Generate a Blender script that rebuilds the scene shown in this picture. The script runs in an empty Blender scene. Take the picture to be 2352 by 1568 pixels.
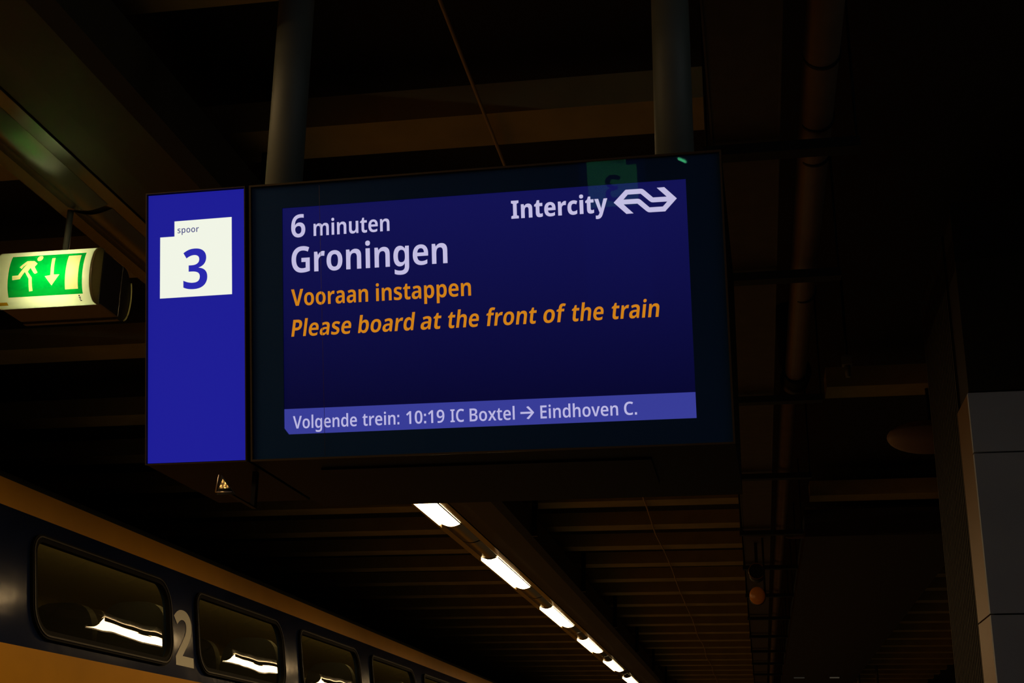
import bpy, bmesh, math, random
from mathutils import Matrix, Vector

# ------------------------------------------------------------------ camera, world, exposure
SC = bpy.context.scene
COL = SC.collection
SC.view_settings.view_transform = 'Standard'
SC.view_settings.look = 'None'
SC.view_settings.exposure = 0.0
SC.view_settings.gamma = 1.0
SC.view_settings.use_curve_mapping = False
SC.cycles.use_denoising = True
SC.cycles.max_bounces = 10
SC.cycles.transparent_max_bounces = 12

EYE = 1.65
PITCH, ROLL, YAW, FPX = 0.3263849, 0.0110140, 0.1804423, 3068.784
fw = Vector((-math.sin(YAW) * math.cos(PITCH), math.cos(YAW) * math.cos(PITCH), math.sin(PITCH)))
r0 = Vector((math.cos(YAW), math.sin(YAW), 0))
u0 = r0.cross(fw)
rt = math.cos(ROLL) * r0 + math.sin(ROLL) * u0
up = -math.sin(ROLL) * r0 + math.cos(ROLL) * u0
cam_data = bpy.data.cameras.new('camera')
cam_data.sensor_fit = 'HORIZONTAL'
cam_data.sensor_width = 36.0
cam_data.lens = 36.0 * FPX / 2352.0
cam_data.clip_start = 0.05
cam_data.clip_end = 300
cam = bpy.data.objects.new('camera', cam_data)
COL.objects.link(cam)
M = Matrix((rt, up, -fw)).transposed().to_4x4()
M.translation = Vector((0, 0, EYE))
cam.matrix_world = M
SC.camera = cam

WARM = (1.0, 0.66, 0.30)
COOL = (0.80, 0.95, 1.0)
LAMP = 27.0            # radiance of the platform lamps
TUBE = 17.0            # radiance of the added fluorescent battens out of view

world = bpy.data.worlds.new('station_dark')
SC.world = world
world.use_nodes = True
bg = world.node_tree.nodes['Background']
bg.inputs[0].default_value = (1.0, 0.75, 0.5, 1)
bg.inputs[1].default_value = 0.0006

# ------------------------------------------------------------------ materials
def srgb(r, g, b):
    def f(c):
        c /= 255.0
        return c / 12.92 if c <= 0.04045 else ((c + 0.055) / 1.055) ** 2.4
    return (f(r), f(g), f(b), 1.0)

def mat(name, col, rough=0.5, metal=0.0, spec=0.5, noise=0.0, scale=8.0, bump=0.0, coat=0.0):
    m = bpy.data.materials.new(name); m.use_nodes = True
    nt = m.node_tree; b = nt.nodes['Principled BSDF']
    c = (col[0], col[1], col[2], 1)
    b.inputs['Base Color'].default_value = c
    b.inputs['Roughness'].default_value = rough
    b.inputs['Metallic'].default_value = metal
    b.inputs['Specular IOR Level'].default_value = spec
    b.inputs['Coat Weight'].default_value = coat
    b.inputs['Coat Roughness'].default_value = 0.08
    if noise or bump:
        tc = nt.nodes.new('ShaderNodeTexCoord')
        n = nt.nodes.new('ShaderNodeTexNoise'); n.inputs['Scale'].default_value = scale
        n.inputs['Detail'].default_value = 5
        nt.links.new(tc.outputs['Object'], n.inputs['Vector'])
        if noise:
            rp = nt.nodes.new('ShaderNodeMapRange')
            rp.inputs[1].default_value = 0.3; rp.inputs[2].default_value = 0.7
            rp.inputs[3].default_value = 1 - noise; rp.inputs[4].default_value = 1 + noise
            mx = nt.nodes.new('ShaderNodeMix'); mx.data_type = 'RGBA'; mx.blend_type = 'MULTIPLY'
            mx.inputs[0].default_value = 1.0
            mx.inputs[6].default_value = c
            nt.links.new(n.outputs['Fac'], rp.inputs[0])
            nt.links.new(rp.outputs[0], mx.inputs[7])
            nt.links.new(mx.outputs[2], b.inputs['Base Color'])
        if bump:
            bp = nt.nodes.new('ShaderNodeBump'); bp.inputs['Strength'].default_value = 1.0
            bp.inputs['Distance'].default_value = bump
            nt.links.new(n.outputs['Fac'], bp.inputs['Height'])
            nt.links.new(bp.outputs[0], b.inputs['Normal'])
    return m

def glow(name, col, strength=1.0):
    """something that gives off light: a lamp, a screen, a backlit sign"""
    m = bpy.data.materials.new(name); m.use_nodes = True
    b = m.node_tree.nodes['Principled BSDF']
    b.inputs['Base Color'].default_value = (0.01, 0.01, 0.01, 1)
    b.inputs['Roughness'].default_value = 0.5
    b.inputs['Specular IOR Level'].default_value = 0.0
    b.inputs['Emission Color'].default_value = (col[0], col[1], col[2], 1)
    b.inputs['Emission Strength'].default_value = strength
    return m

def screen_mat(name, top, low):
    """a glowing dark blue field, a little lighter towards the top"""
    m = glow(name, top, 1.0); nt = m.node_tree; b = nt.nodes['Principled BSDF']
    tc = nt.nodes.new('ShaderNodeTexCoord'); sp = nt.nodes.new('ShaderNodeSeparateXYZ')
    mr = nt.nodes.new('ShaderNodeMapRange')
    mr.inputs[1].default_value = 0.10; mr.inputs[2].default_value = 0.62
    mx = nt.nodes.new('ShaderNodeMix'); mx.data_type = 'RGBA'
    mx.inputs[6].default_value = (*low[:3], 1); mx.inputs[7].default_value = (*top[:3], 1)
    nt.links.new(tc.outputs['Object'], sp.inputs[0]); nt.links.new(sp.outputs[1], mr.inputs[0])
    nt.links.new(mr.outputs[0], mx.inputs[0]); nt.links.new(mx.outputs[2], b.inputs['Emission Color'])
    return m

def glass(name, tint, gloss, fac=None, rough=0.0, bump=0.0, scale=2.0):
    m = bpy.data.materials.new(name); m.use_nodes = True
    nt = m.node_tree; nt.nodes.remove(nt.nodes['Principled BSDF']); out = nt.nodes['Material Output']
    t = nt.nodes.new('ShaderNodeBsdfTransparent'); t.inputs[0].default_value = (*tint[:3], 1)
    g = nt.nodes.new('ShaderNodeBsdfGlossy'); g.inputs[0].default_value = (*gloss[:3], 1)
    g.inputs['Roughness'].default_value = rough
    mx = nt.nodes.new('ShaderNodeMixShader')
    nt.links.new(t.outputs[0], mx.inputs[1]); nt.links.new(g.outputs[0], mx.inputs[2])
    nt.links.new(mx.outputs[0], out.inputs[0])
    if fac is None:
        fr = nt.nodes.new('ShaderNodeFresnel'); fr.inputs[0].default_value = 1.5
        nt.links.new(fr.outputs[0], mx.inputs[0])
    else:
        mx.inputs[0].default_value = fac
    if bump:
        tc = nt.nodes.new('ShaderNodeTexCoord'); n = nt.nodes.new('ShaderNodeTexNoise')
        n.inputs['Scale'].default_value = scale; n.inputs['Detail'].default_value = 1.0
        nt.links.new(tc.outputs['Object'], n.inputs['Vector'])
        bp = nt.nodes.new('ShaderNodeBump'); bp.inputs['Distance'].default_value = bump
        bp.inputs['Strength'].default_value = 1.0
        nt.links.new(n.outputs['Fac'], bp.inputs['Height']); nt.links.new(bp.outputs[0], g.inputs['Normal'])
    return m

def translucent(name, col, gloss=0.05):
    m = bpy.data.materials.new(name); m.use_nodes = True
    nt = m.node_tree; nt.nodes.remove(nt.nodes['Principled BSDF']); out = nt.nodes['Material Output']
    t = nt.nodes.new('ShaderNodeBsdfTranslucent'); t.inputs[0].default_value = (*col[:3], 1)
    d = nt.nodes.new('ShaderNodeBsdfDiffuse'); d.inputs[0].default_value = (*[c * 0.8 for c in col[:3]], 1)
    g = nt.nodes.new('ShaderNodeBsdfGlossy'); g.inputs['Roughness'].default_value = 0.15
    a = nt.nodes.new('ShaderNodeMixShader'); a.inputs[0].default_value = 0.25
    b = nt.nodes.new('ShaderNodeMixShader'); b.inputs[0].default_value = gloss
    nt.links.new(t.outputs[0], a.inputs[1]); nt.links.new(d.outputs[0], a.inputs[2])
    nt.links.new(a.outputs[0], b.inputs[1]); nt.links.new(g.outputs[0], b.inputs[2])
    nt.links.new(b.outputs[0], out.inputs[0])
    return m

# ------------------------------------------------------------------ building helpers
WM = {}                                    # world matrices of the roots
I4 = Matrix.Identity(4)

def tag(o, label=None, cat=None, group=None, kind=None):
    if label: o['label'] = label
    if cat: o['category'] = cat
    if group: o['group'] = group
    if kind: o['kind'] = kind
    return o

def thing(name, label, cat, mw=None, group=None):
    o = bpy.data.objects.new(name, None); COL.objects.link(o)
    o.empty_display_size = 0.1
    mw = mw if isinstance(mw, Matrix) else Matrix.Translation(Vector(mw or (0, 0, 0)))
    o.matrix_world = mw; WM[o.name] = mw.copy()
    return tag(o, label, cat, group)

def world_of(o):
    return WM.get(o.name, I4) if o is not None else I4

def root_of(o):
    while o is not None and o.parent is not None: o = o.parent
    return o

def link(name, bm, m, parent=None, frame=None, smooth=False):
    """one mesh object; vertices are given in `frame` (world when None)"""
    inv = world_of(root_of(parent)).inverted() if parent is not None else I4
    T = inv @ (frame if frame is not None else I4)
    bmesh.ops.transform(bm, matrix=T, verts=bm.verts)
    me = bpy.data.meshes.new(name); bm.to_mesh(me); bm.free()
    for x in (m if isinstance(m, (list, tuple)) else [m]): me.materials.append(x)
    if smooth:
        for p in me.polygons: p.use_smooth = True
    o = bpy.data.objects.new(name, me); COL.objects.link(o)
    if parent is not None: o.parent = parent
    return o

def recenter(o):
    """put a top-level mesh's origin at the middle of its base"""
    vs = [v.co for v in o.data.vertices]
    c = Vector(((min(v.x for v in vs) + max(v.x for v in vs)) / 2, (min(v.y for v in vs) + max(v.y for v in vs)) / 2, min(v.z for v in vs)))
    o.data.transform(Matrix.Translation(-c)); o.location = c
    return o

def box(bm, x0, x1, y0, y1, z0, z1, bev=0.0):
    ret = bmesh.ops.create_cube(bm, size=1.0)
    vs = ret['verts']
    bmesh.ops.transform(bm, matrix=Matrix.Translation(((x0 + x1) / 2, (y0 + y1) / 2, (z0 + z1) / 2)) @ Matrix.Diagonal((x1 - x0, y1 - y0, z1 - z0, 1)), verts=vs)
    if bev:
        es = set(e for v in vs for e in v.link_edges)
        bmesh.ops.bevel(bm, geom=list(es), offset=bev, segments=2, affect='EDGES', profile=0.7)

def bx(x0, x1, y0, y1, z0, z1, bev=0.0):
    bm = bmesh.new(); box(bm, x0, x1, y0, y1, z0, z1, bev); return bm

def tube(bm, pts, r, seg=16, caps=True):
    pts = [Vector(p) for p in pts]; rings = []
    for i, p in enumerate(pts):
        d = (pts[min(i + 1, len(pts) - 1)] - pts[max(i - 1, 0)]).normalized()
        a = Vector((0, 0, 1)) if abs(d.z) < 0.9 else Vector((1, 0, 0))
        s = d.cross(a).normalized(); t = s.cross(d).normalized()
        rr = r[i] if isinstance(r, (list, tuple)) else r
        rings.append([bm.verts.new(p + rr * (math.cos(2 * math.pi * k / seg) * s + math.sin(2 * math.pi * k / seg) * t)) for k in range(seg)])
    for A, B in zip(rings, rings[1:]):
        for k in range(seg):
            f = bm.faces.new((A[k], A[(k + 1) % seg], B[(k + 1) % seg], B[k])); f.smooth = True
    if caps:
        bm.faces.new(list(reversed(rings[0]))); bm.faces.new(rings[-1])

def tb(pts, r, seg=16):
    bm = bmesh.new(); tube(bm, pts, r, seg); return bm

def prism(bm, prof, a, b, axis='y'):
    """closed (p, q) profile pushed along an axis"""
    def co(p, q, t):
        return {'y': (p, t, q), 'x': (t, p, q), 'z': (p, q, t)}[axis]
    A = [bm.verts.new(co(p, q, a)) for p, q in prof]; B = [bm.verts.new(co(p, q, b)) for p, q in prof]
    n = len(prof)
    for k in range(n): bm.faces.new((A[k], A[(k + 1) % n], B[(k + 1) % n], B[k]))
    bm.faces.new(list(reversed(A))); bm.faces.new(B)
    bmesh.ops.recalc_face_normals(bm, faces=bm.faces)

def strip(bm, prof, a, b, n=1, axis='y', smooth=False):
    """open profile pushed along an axis"""
    rows = []
    for i in range(n + 1):
        t = a + (b - a) * i / n
        rows.append([bm.verts.new({'y': (p, t, q), 'x': (t, p, q)}[axis]) for p, q in prof])
    for A, B in zip(rows, rows[1:]):
        for k in range(len(prof) - 1):
            f = bm.faces.new((A[k], A[k + 1], B[k + 1], B[k])); f.smooth = smooth

def fill(contours, depth=0.0):
    """flat filled outline with holes, in the xy plane; optional thickness"""
    cu = bpy.data.curves.new('outline', 'CURVE'); cu.dimensions = '2D'; cu.fill_mode = 'BOTH'
    cu.extrude = depth / 2
    for c in contours:
        s = cu.splines.new('POLY'); s.points.add(len(c) - 1); s.use_cyclic_u = True
        for p, q in zip(s.points, c): p.co = (q[0], q[1], 0, 1)
    o = bpy.data.objects.new('outline', cu); COL.objects.link(o)
    bpy.context.view_layer.update()
    dg = bpy.context.evaluated_depsgraph_get()
    me = bpy.data.meshes.new_from_object(o.evaluated_get(dg))
    bm = bmesh.new(); bm.from_mesh(me)
    bpy.data.objects.remove(o); bpy.data.curves.remove(cu); bpy.data.meshes.remove(me)
    if depth == 0.0:
        for f in bm.faces:
            f.normal_update()
        flip = [f for f in bm.faces if f.normal.z < 0]
        if flip: bmesh.ops.reverse_faces(bm, faces=flip)
    return bm

def rrect(x0, x1, y0, y1, r, n=8):
    rs = r if isinstance(r, (list, tuple)) else [r] * 4       # bl, br, tr, tl
    pts = []
    for (cx, cy, a0), rr in zip(((x0, y0, 180), (x1, y0, 270), (x1, y1, 0), (x0, y1, 90)), rs):
        sx = 1 if cx == x0 else -1; sy = 1 if cy == y0 else -1
        ox, oy = cx + sx * rr, cy + sy * rr
        for k in range(n + 1):
            a = math.radians(a0 + 90 * k / n)
            pts.append((ox + rr * math.cos(a), oy + rr * math.sin(a)))
    return pts

def copy_thing(o):
    c = o.copy(); COL.objects.link(c); WM[c.name] = WM.get(o.name, I4)
    for ch in o.children:
        d = ch.copy(); COL.objects.link(d); d.parent = c
        for g in ch.children:
            e = g.copy(); COL.objects.link(e); e.parent = d
    return c

# ------------------------------------------------------------------ lettering outlines (regular, and the shift to the heaviest weight)
GLYPHS = {
 '0': (572, 586, "285,-10,8,0,1 164,-10,-5,0,0 49,185,-14,-1,0 49,358,-14,-2,1 49,474,-14,-2,0 96,638,-12,-2,0 200,725,-2,-1,0 285,725,8,-1,1 365,725,17,-1,0 471,638,25,-1,0 523,474,28,-2,0 523,358,28,-2,1 523,243,28,-1,0 475,78,27,0,0 371,-10,18,0,0|285,65,8,79,1 365,65,-32,79,0 434,210,-75,40,0 434,358,-75,-2,1 434,456,-75,-29,0 404,585,-56,-63,0 339,650,-19,-80,0 285,650,8,-80,1 231,650,35,-80,0 166,585,72,-63,0 137,456,90,-29,0 137,358,90,-2,1 137,211,90,40,0 204,65,49,79,0"),
 '1': (572, 586, "269,0,-5,0,1 269,499,-5,-146,1 269,528,-5,-165,0 270,568,-6,-153,0 272,603,-6,-124,0 273,622,-6,-118,1 257,606,-3,-117,0 231,584,2,-117,0 211,567,11,-109,1 135,505,6,-114,1 89,564,-48,-50,1 282,714,4,0,1 355,714,105,0,1 355,0,105,0,1"),
 '2': (572, 586, "48,0,-18,0,1 48,73,-18,54,1 235,262,-31,41,1 289,316,-30,43,0 363,400,-44,27,0 401,481,-58,-5,0 401,529,-58,-27,1 401,588,-58,-54,0 331,649,-29,-87,0 275,649,-1,-87,1 223,649,17,-87,0 144,613,28,-89,0 103,581,25,-95,1 56,640,-34,-30,1 84,664,-30,-25,0 151,702,-24,-11,0 230,724,-5,0,0 275,724,21,0,1 342,724,27,0,0 438,678,37,-5,0 491,593,43,-8,0 491,534,43,-5,1 491,478,43,-11,0 445,381,44,-11,0 363,285,35,-12,0 308,231,22,-20,1 159,84,119,80,1 159,80,119,79,1 520,80,28,79,1 520,0,28,0,1"),
 '3': (572, 586, "241,-10,6,0,1 185,-10,-7,0,0 89,7,-9,4,0 45,29,-11,0,1 45,111,-11,78,1 90,89,-9,76,0 194,64,-15,78,0 242,64,-23,78,1 338,64,-48,78,0 423,139,-82,43,0 423,205,-82,11,1 423,250,-82,-10,0 376,305,-60,-30,0 286,331,-35,-38,0 223,331,-34,-38,1 154,331,-9,-38,1 154,406,-9,32,1 224,406,-34,32,1 283,406,-38,32,0 362,440,-53,17,0 403,501,-66,-10,0 403,541,-66,-28,1 403,593,-66,-51,0 333,650,-40,-81,0 273,650,-16,-81,1 235,650,-10,-81,0 173,635,-5,-84,0 120,608,6,-78,0 93,590,22,-67,1 49,650,-14,2,1 87,680,-8,2,0 200,724,-6,0,0 272,724,15,0,1 384,724,13,0,0 493,624,31,12,0 493,547,31,12,1 493,499,31,9,0 457,429,23,6,0 390,385,19,3,0 345,376,21,0,1 345,372,21,1,1 431,362,21,1,0 515,274,30,6,0 515,203,30,1,1 515,141,30,5,0 457,44,25,4,0 336,-10,15,0,0"),
 '6': (572, 586, "298,-10,5,0,1 247,-10,-1,0,0 159,28,-11,-1,0 92,106,-17,-2,0 55,225,-21,-3,0 55,305,-21,-3,1 55,367,-21,-4,0 72,487,-20,-2,0 114,594,-16,-1,0 188,677,-6,-1,0 301,724,12,0,0 382,724,26,0,1 403,724,26,0,0 454,720,36,-1,0 470,715,40,1,1 470,640,40,-75,1 452,646,38,-77,0 407,652,33,-78,0 384,652,20,-78,1 315,652,35,-78,0 223,606,53,-57,0 170,526,62,-24,0 146,422,64,13,0 143,363,65,30,1 149,363,65,30,1 164,387,63,30,0 210,425,53,29,0 275,447,42,29,0 318,447,37,29,1 411,447,38,29,0 525,334,30,21,0 525,230,30,14,1 525,156,30,8,0 469,48,25,2,0 368,-10,13,0,0|297,64,2,79,1 360,64,-30,79,0 438,145,-70,45,0 438,230,-70,10,1 438,298,-70,-17,0 369,378,-33,-51,0 300,378,1,-51,1 253,378,24,-51,0 183,339,61,-35,0 144,279,82,-10,0 144,247,82,3,1 144,214,82,17,0 163,150,72,43,0 202,96,50,66,0 259,64,21,79,0"),
 '9': (572, 586, "192,-10,-13,0,1 172,-10,-15,0,0 119,-5,-20,-3,0 102,0,-23,-5,1 102,75,-23,73,1 120,69,-20,75,0 168,62,-26,78,0 190,62,-20,78,1 260,62,-30,78,0 351,108,-42,58,0 405,187,-50,27,0 429,292,-53,-11,0 431,350,-53,-29,1 425,350,-53,-29,1 410,327,-51,-30,0 364,289,-41,-29,0 299,267,-30,-29,0 255,267,-27,-29,1 163,267,-25,-29,0 50,380,-19,-21,0 50,483,-19,-12,1 50,558,-19,-7,0 107,666,-15,-2,0 209,724,-3,0,0 278,724,6,0,1 329,724,11,0,0 417,685,20,1,0 483,607,28,1,0 520,489,32,-4,0 520,409,32,-8,1 520,332,32,-27,0 493,183,17,-30,0 422,62,-2,-16,0 293,-10,-15,0,0|274,336,13,50,1 322,336,-13,50,0 392,375,-51,34,0 431,435,-71,10,0 431,467,-71,-3,1 431,499,-71,-16,0 412,564,-60,-43,0 374,618,-39,-66,0 316,650,-8,-80,0 278,650,11,-80,1 216,650,39,-80,0 137,568,81,-44,0 137,484,81,-11,1 137,415,81,18,0 204,336,49,50,0"),
 'B': (650, 674, "97,0,-20,0,1 97,714,-20,0,1 301,714,25,0,1 435,714,46,0,0 572,635,41,-13,0 572,537,41,-1,1 572,495,41,-6,0 541,430,38,-6,0 480,387,48,-1,0 436,379,65,0,1 436,374,65,0,1 481,367,49,0,0 554,329,34,4,0 596,259,31,7,0 596,203,31,6,1 596,138,31,6,0 536,47,25,3,0 425,0,14,0,0 348,0,7,0,1|187,76,83,73,1 331,76,7,73,1 426,76,-38,73,0 500,150,-72,42,0 500,210,-72,15,1 500,248,-72,-4,0 467,304,-56,-26,0 390,335,-20,-36,0 324,335,10,-36,1 187,335,83,-36,1|187,410,83,30,1 319,410,9,30,1 411,410,-35,30,0 479,469,-64,11,0 479,527,-64,-19,1 479,586,-64,-49,0 396,637,-25,-69,0 305,637,19,-69,1 187,637,83,-69,1"),
 'C': (632, 649, "389,-10,-4,0,1 280,-10,-11,0,0 134,80,-13,2,0 61,246,-10,1,0 61,358,-10,-3,1 61,466,-10,-3,0 140,631,-9,-2,0 294,724,-8,0,0 404,724,-7,0,1 459,724,-10,0,0 561,702,2,-2,0 601,682,17,-8,1 565,606,-6,-84,1 532,621,-12,-80,0 451,645,-11,-79,0 403,645,-8,-79,1 327,645,23,-79,0 216,576,68,-61,0 156,447,93,-26,0 156,357,93,-3,1 156,269,93,18,0 211,139,72,56,0 320,69,33,79,0 402,69,4,79,1 449,69,4,79,0 533,85,9,89,0 573,97,14,96,1 573,19,14,11,1 533,4,7,5,0 448,-10,-7,0,0"),
 'E': (556, 549, "97,0,-20,0,1 97,714,-20,0,1 496,714,5,0,1 496,635,5,-76,1 187,635,83,-76,1 187,412,83,35,1 478,412,6,35,1 478,334,6,-42,1 187,334,83,-42,1 187,79,83,78,1 496,79,5,78,1 496,0,5,0,1"),
 'G': (728, 740, "403,-10,-7,0,1 292,-10,1,0,0 140,79,-2,-9,0 61,244,-10,-10,0 61,357,-10,2,1 61,469,-10,2,0 149,633,-12,2,0 314,724,-10,0,0 431,724,-5,0,1 491,724,2,0,0 598,702,15,-3,0 644,682,13,-3,1 610,604,-14,-76,1 572,621,-14,-74,0 477,645,-3,-79,0 426,645,1,-79,1 341,645,22,-79,0 219,575,66,-67,0 155,446,95,-34,0 155,357,95,-3,1 155,272,95,16,0 210,141,78,55,0 328,68,32,81,0 424,68,-12,81,1 471,68,-42,81,0 537,78,-59,76,0 564,85,-73,72,1 564,297,-73,-28,1 407,297,-43,-28,1 407,377,-43,41,1 654,377,18,41,1 654,27,18,6,1 596,8,21,6,0 478,-10,-4,0,0"),
 'I': (339, 440, "40,0,-6,0,1 40,52,-6,58,1 124,71,-1,73,1 124,642,-1,-71,1 40,662,-6,-58,1 40,714,-6,0,1 298,714,108,0,1 298,662,108,-58,1 214,642,103,-71,1 214,71,103,73,1 298,52,108,58,1 298,0,108,0,1"),
 'P': (605, 632, "97,0,-20,0,1 97,714,-20,0,1 286,714,38,0,1 426,714,34,0,0 554,604,41,-8,0 554,504,41,-17,1 554,460,41,-22,0 525,379,42,-30,0 459,315,45,-37,0 349,278,51,-41,0 269,278,55,-41,1 187,278,83,-41,1 187,0,83,0,1|187,355,83,39,1 259,355,49,39,1 327,355,6,39,0 417,384,-41,27,0 461,448,-59,2,0 461,500,-59,-18,1 461,569,-59,-53,0 373,637,-11,-79,0 278,637,42,-79,1 187,637,83,-79,1"),
 'V': (600, 694, "255,0,-22,0,1 0,714,0,0,1 94,714,123,0,1 255,256,59,96,1 266,227,54,105,0 282,173,52,95,0 295,124,51,80,0 300,100,47,84,1 305,124,44,80,0 318,174,42,93,0 335,228,39,102,0 345,258,34,92,1 505,714,-27,0,1 600,714,94,0,1 345,0,115,0,1"),
 'a': (561, 623, "215,-10,-11,0,1 142,-10,-10,0,0 46,67,-10,11,0 46,149,-10,20,1 46,229,-10,29,0 172,316,-13,29,0 303,320,-27,29,1 394,323,-26,29,1 394,355,-26,5,1 394,422,-26,-25,0 336,474,-4,-46,0 283,474,18,-46,1 241,474,27,-46,0 165,449,23,-44,0 132,433,15,-46,1 105,499,-13,14,1 140,518,0,20,0 236,545,25,18,0 288,545,48,18,1 386,545,55,18,0 480,459,79,0,0 480,365,79,-2,1 480,0,79,0,1 416,0,11,0,1 399,76,-9,-3,1 395,76,-9,-3,1 372,47,-9,-3,0 323,8,-9,-1,0 260,-10,-10,0,0|235,61,50,64,1 303,61,17,64,0 393,136,-24,33,0 393,214,-24,-10,1 393,262,-24,-15,1 314,259,11,-14,1 214,255,59,-12,0 137,199,93,11,0 137,148,93,32,1 137,103,93,49,0 192,61,68,64,0"),
 'b': (615, 643, "339,-10,59,0,1 276,-10,64,0,0 196,36,82,-5,0 173,68,84,-14,1 166,68,79,-14,1 148,0,67,0,1 85,0,-19,0,1 85,760,-19,0,1 173,760,84,0,1 173,575,84,13,1 173,541,84,18,0 170,482,83,23,0 168,465,82,17,1 173,465,84,17,1 196,499,82,17,0 276,545,72,18,0 339,545,65,18,1 439,545,51,18,0 560,406,40,11,0 560,268,40,10,1 560,176,40,8,0 505,52,44,3,0 405,-10,53,0,0|326,63,10,81,1 398,63,-28,81,0 469,169,-63,44,0 469,269,-63,11,1 469,472,-63,-59,0 324,472,10,-59,1 239,472,55,-59,0 173,374,84,-17,0 173,271,84,27,1 173,267,84,4,1 173,168,84,39,0 238,63,54,81,0"),
 'c': (480, 539, "300,-10,18,0,1 229,-10,5,0,0 118,48,-8,2,0 55,170,-13,6,0 55,265,-13,9,1 55,364,-13,11,0 121,488,-3,14,0 234,546,15,17,0 306,546,27,17,1 347,546,37,17,0 423,529,52,12,0 447,517,67,4,1 420,444,38,-64,1 396,453,28,-58,0 332,469,33,-56,0 304,469,29,-56,1 250,469,54,-56,0 180,423,80,-40,0 146,333,90,-11,0 146,266,90,9,1 146,202,90,25,0 180,112,81,57,0 248,66,57,76,0 299,66,35,76,1 343,66,32,76,0 410,84,48,84,0 438,97,57,94,1 438,19,57,20,1 411,5,50,12,0 346,-10,29,0,0"),
 'd': (615, 643, "275,-10,-37,0,1 175,-10,-22,0,0 55,129,-13,7,0 55,267,-13,9,1 55,405,-13,13,0 176,546,-21,17,0 276,546,-31,17,1 338,546,-37,17,0 417,500,-49,17,0 442,467,-52,15,1 448,467,-54,15,1 447,480,-57,23,0 442,531,-57,46,0 442,546,-57,66,1 442,760,-57,0,1 530,760,47,0,1 530,0,47,0,1 459,0,-26,0,1 446,72,-54,-2,1 442,72,-57,-2,1 418,38,-53,-1,0 338,-10,-43,0,0|289,63,27,78,1 374,63,-12,78,0 443,156,-43,43,0 443,250,-42,9,1 443,266,-42,8,1 443,366,-42,-27,0 377,473,-13,-64,0 288,473,26,-64,1 217,473,63,-64,0 146,360,89,-17,0 146,265,89,8,1 146,169,89,35,0 217,63,63,78,0"),
 'e': (564, 618, "313,-10,20,0,1 237,-10,12,0,0 120,52,-2,-3,0 55,175,-13,0,0 55,264,-13,9,1 55,352,-13,21,0 114,478,-3,23,0 221,546,13,17,0 292,546,23,17,1 361,546,35,17,0 460,486,53,21,0 513,377,63,18,0 513,304,63,6,1 513,251,63,-26,1 146,251,89,-26,1 148,160,89,22,0 237,65,61,61,0 317,65,39,61,1 368,65,40,61,0 447,84,47,62,0 489,102,51,66,1 489,25,51,6,1 448,7,52,3,0 368,-10,37,0,0|148,321,91,24,1 421,321,-18,24,1 421,389,-18,-7,0 358,474,3,-41,0 291,474,31,-41,1 228,474,60,-41,0 155,393,88,-2,0"),
 'f': (344, 413, "109,0,-14,0,1 109,468,-14,-58,1 15,468,7,-58,1 15,509,7,-5,1 109,539,-10,12,1 109,570,-10,-10,1 109,674,-10,-7,0 201,765,-14,0,0 283,765,4,0,1 315,765,15,0,0 368,754,32,-2,0 387,747,51,-8,1 364,678,33,-63,1 348,683,35,-64,0 306,693,42,-68,0 284,693,44,-68,1 240,693,66,-68,0 197,634,89,-36,0 197,571,89,-3,1 197,536,89,17,1 332,536,72,17,1 332,468,72,-58,1 197,468,89,-58,1 197,0,89,0,1"),
 'g': (615, 643, "290,-240,-8,0,1 232,-240,-17,0,0 135,-223,-22,-3,0 97,-206,-31,-2,1 97,-125,-31,76,1 135,-145,-19,75,0 237,-167,-31,76,0 295,-167,-24,76,1 364,-167,-35,76,0 443,-86,-57,37,0 443,-16,-57,7,1 443,5,-57,-4,1 443,17,-57,-3,0 445,62,-56,-12,0 446,71,-54,-1,1 442,71,-56,-1,1 414,30,-47,7,0 331,-10,-34,0,0 276,-10,-36,0,1 172,-10,-20,0,0 55,136,-13,0,0 55,267,-13,9,1 55,395,-13,21,0 172,546,-18,17,0 275,546,-32,17,1 328,546,-27,17,0 413,506,-41,12,0 443,465,-49,20,1 448,465,-50,20,1 460,536,-48,17,1 530,536,47,17,1 530,-9,47,8,1 530,-85,47,6,0 478,-188,35,3,0 372,-240,10,0,0|289,62,29,76,1 330,62,11,76,0 388,83,-15,70,0 426,128,-34,54,0 444,198,-43,28,0 444,246,-43,10,1 444,267,-43,12,1 444,340,-43,-18,0 411,430,-25,-47,0 341,472,8,-57,0 287,472,28,-57,1 220,472,55,-57,0 146,365,90,-22,0 146,266,90,7,1 146,167,90,34,0 219,62,57,76,0"),
 'h': (618, 670, "85,0,-19,0,1 85,760,-19,0,1 173,760,84,0,1 173,537,84,115,1 173,518,84,73,0 170,478,81,29,0 168,462,81,23,1 174,462,84,23,1 191,490,85,24,0 243,526,78,22,0 307,545,70,18,0 341,545,69,18,1 406,545,59,18,0 493,504,60,17,0 537,418,69,14,0 537,349,69,11,1 537,0,69,0,1 450,0,-36,0,1 450,343,-36,-41,1 450,408,-36,-51,0 392,472,-10,-59,0 330,472,18,-59,1 240,472,56,-59,0 173,371,84,-46,0 173,277,84,-34,1 173,0,84,0,1"),
 'i': (258, 325, "85,0,-18,0,1 85,536,-18,17,1 173,536,85,17,1 173,0,85,0,1|130,625,33,-18,1 108,625,13,-18,0 78,653,-16,-11,0 78,681,-16,10,1 78,710,-16,32,0 108,737,13,39,0 130,737,33,39,1 150,737,54,39,0 181,710,84,32,0 181,681,84,10,1 181,653,84,-11,0 150,625,54,-18,0"),
 'l': (258, 323, "85,0,-19,0,1 85,760,-19,0,1 173,760,84,0,1 173,0,84,0,1"),
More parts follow.
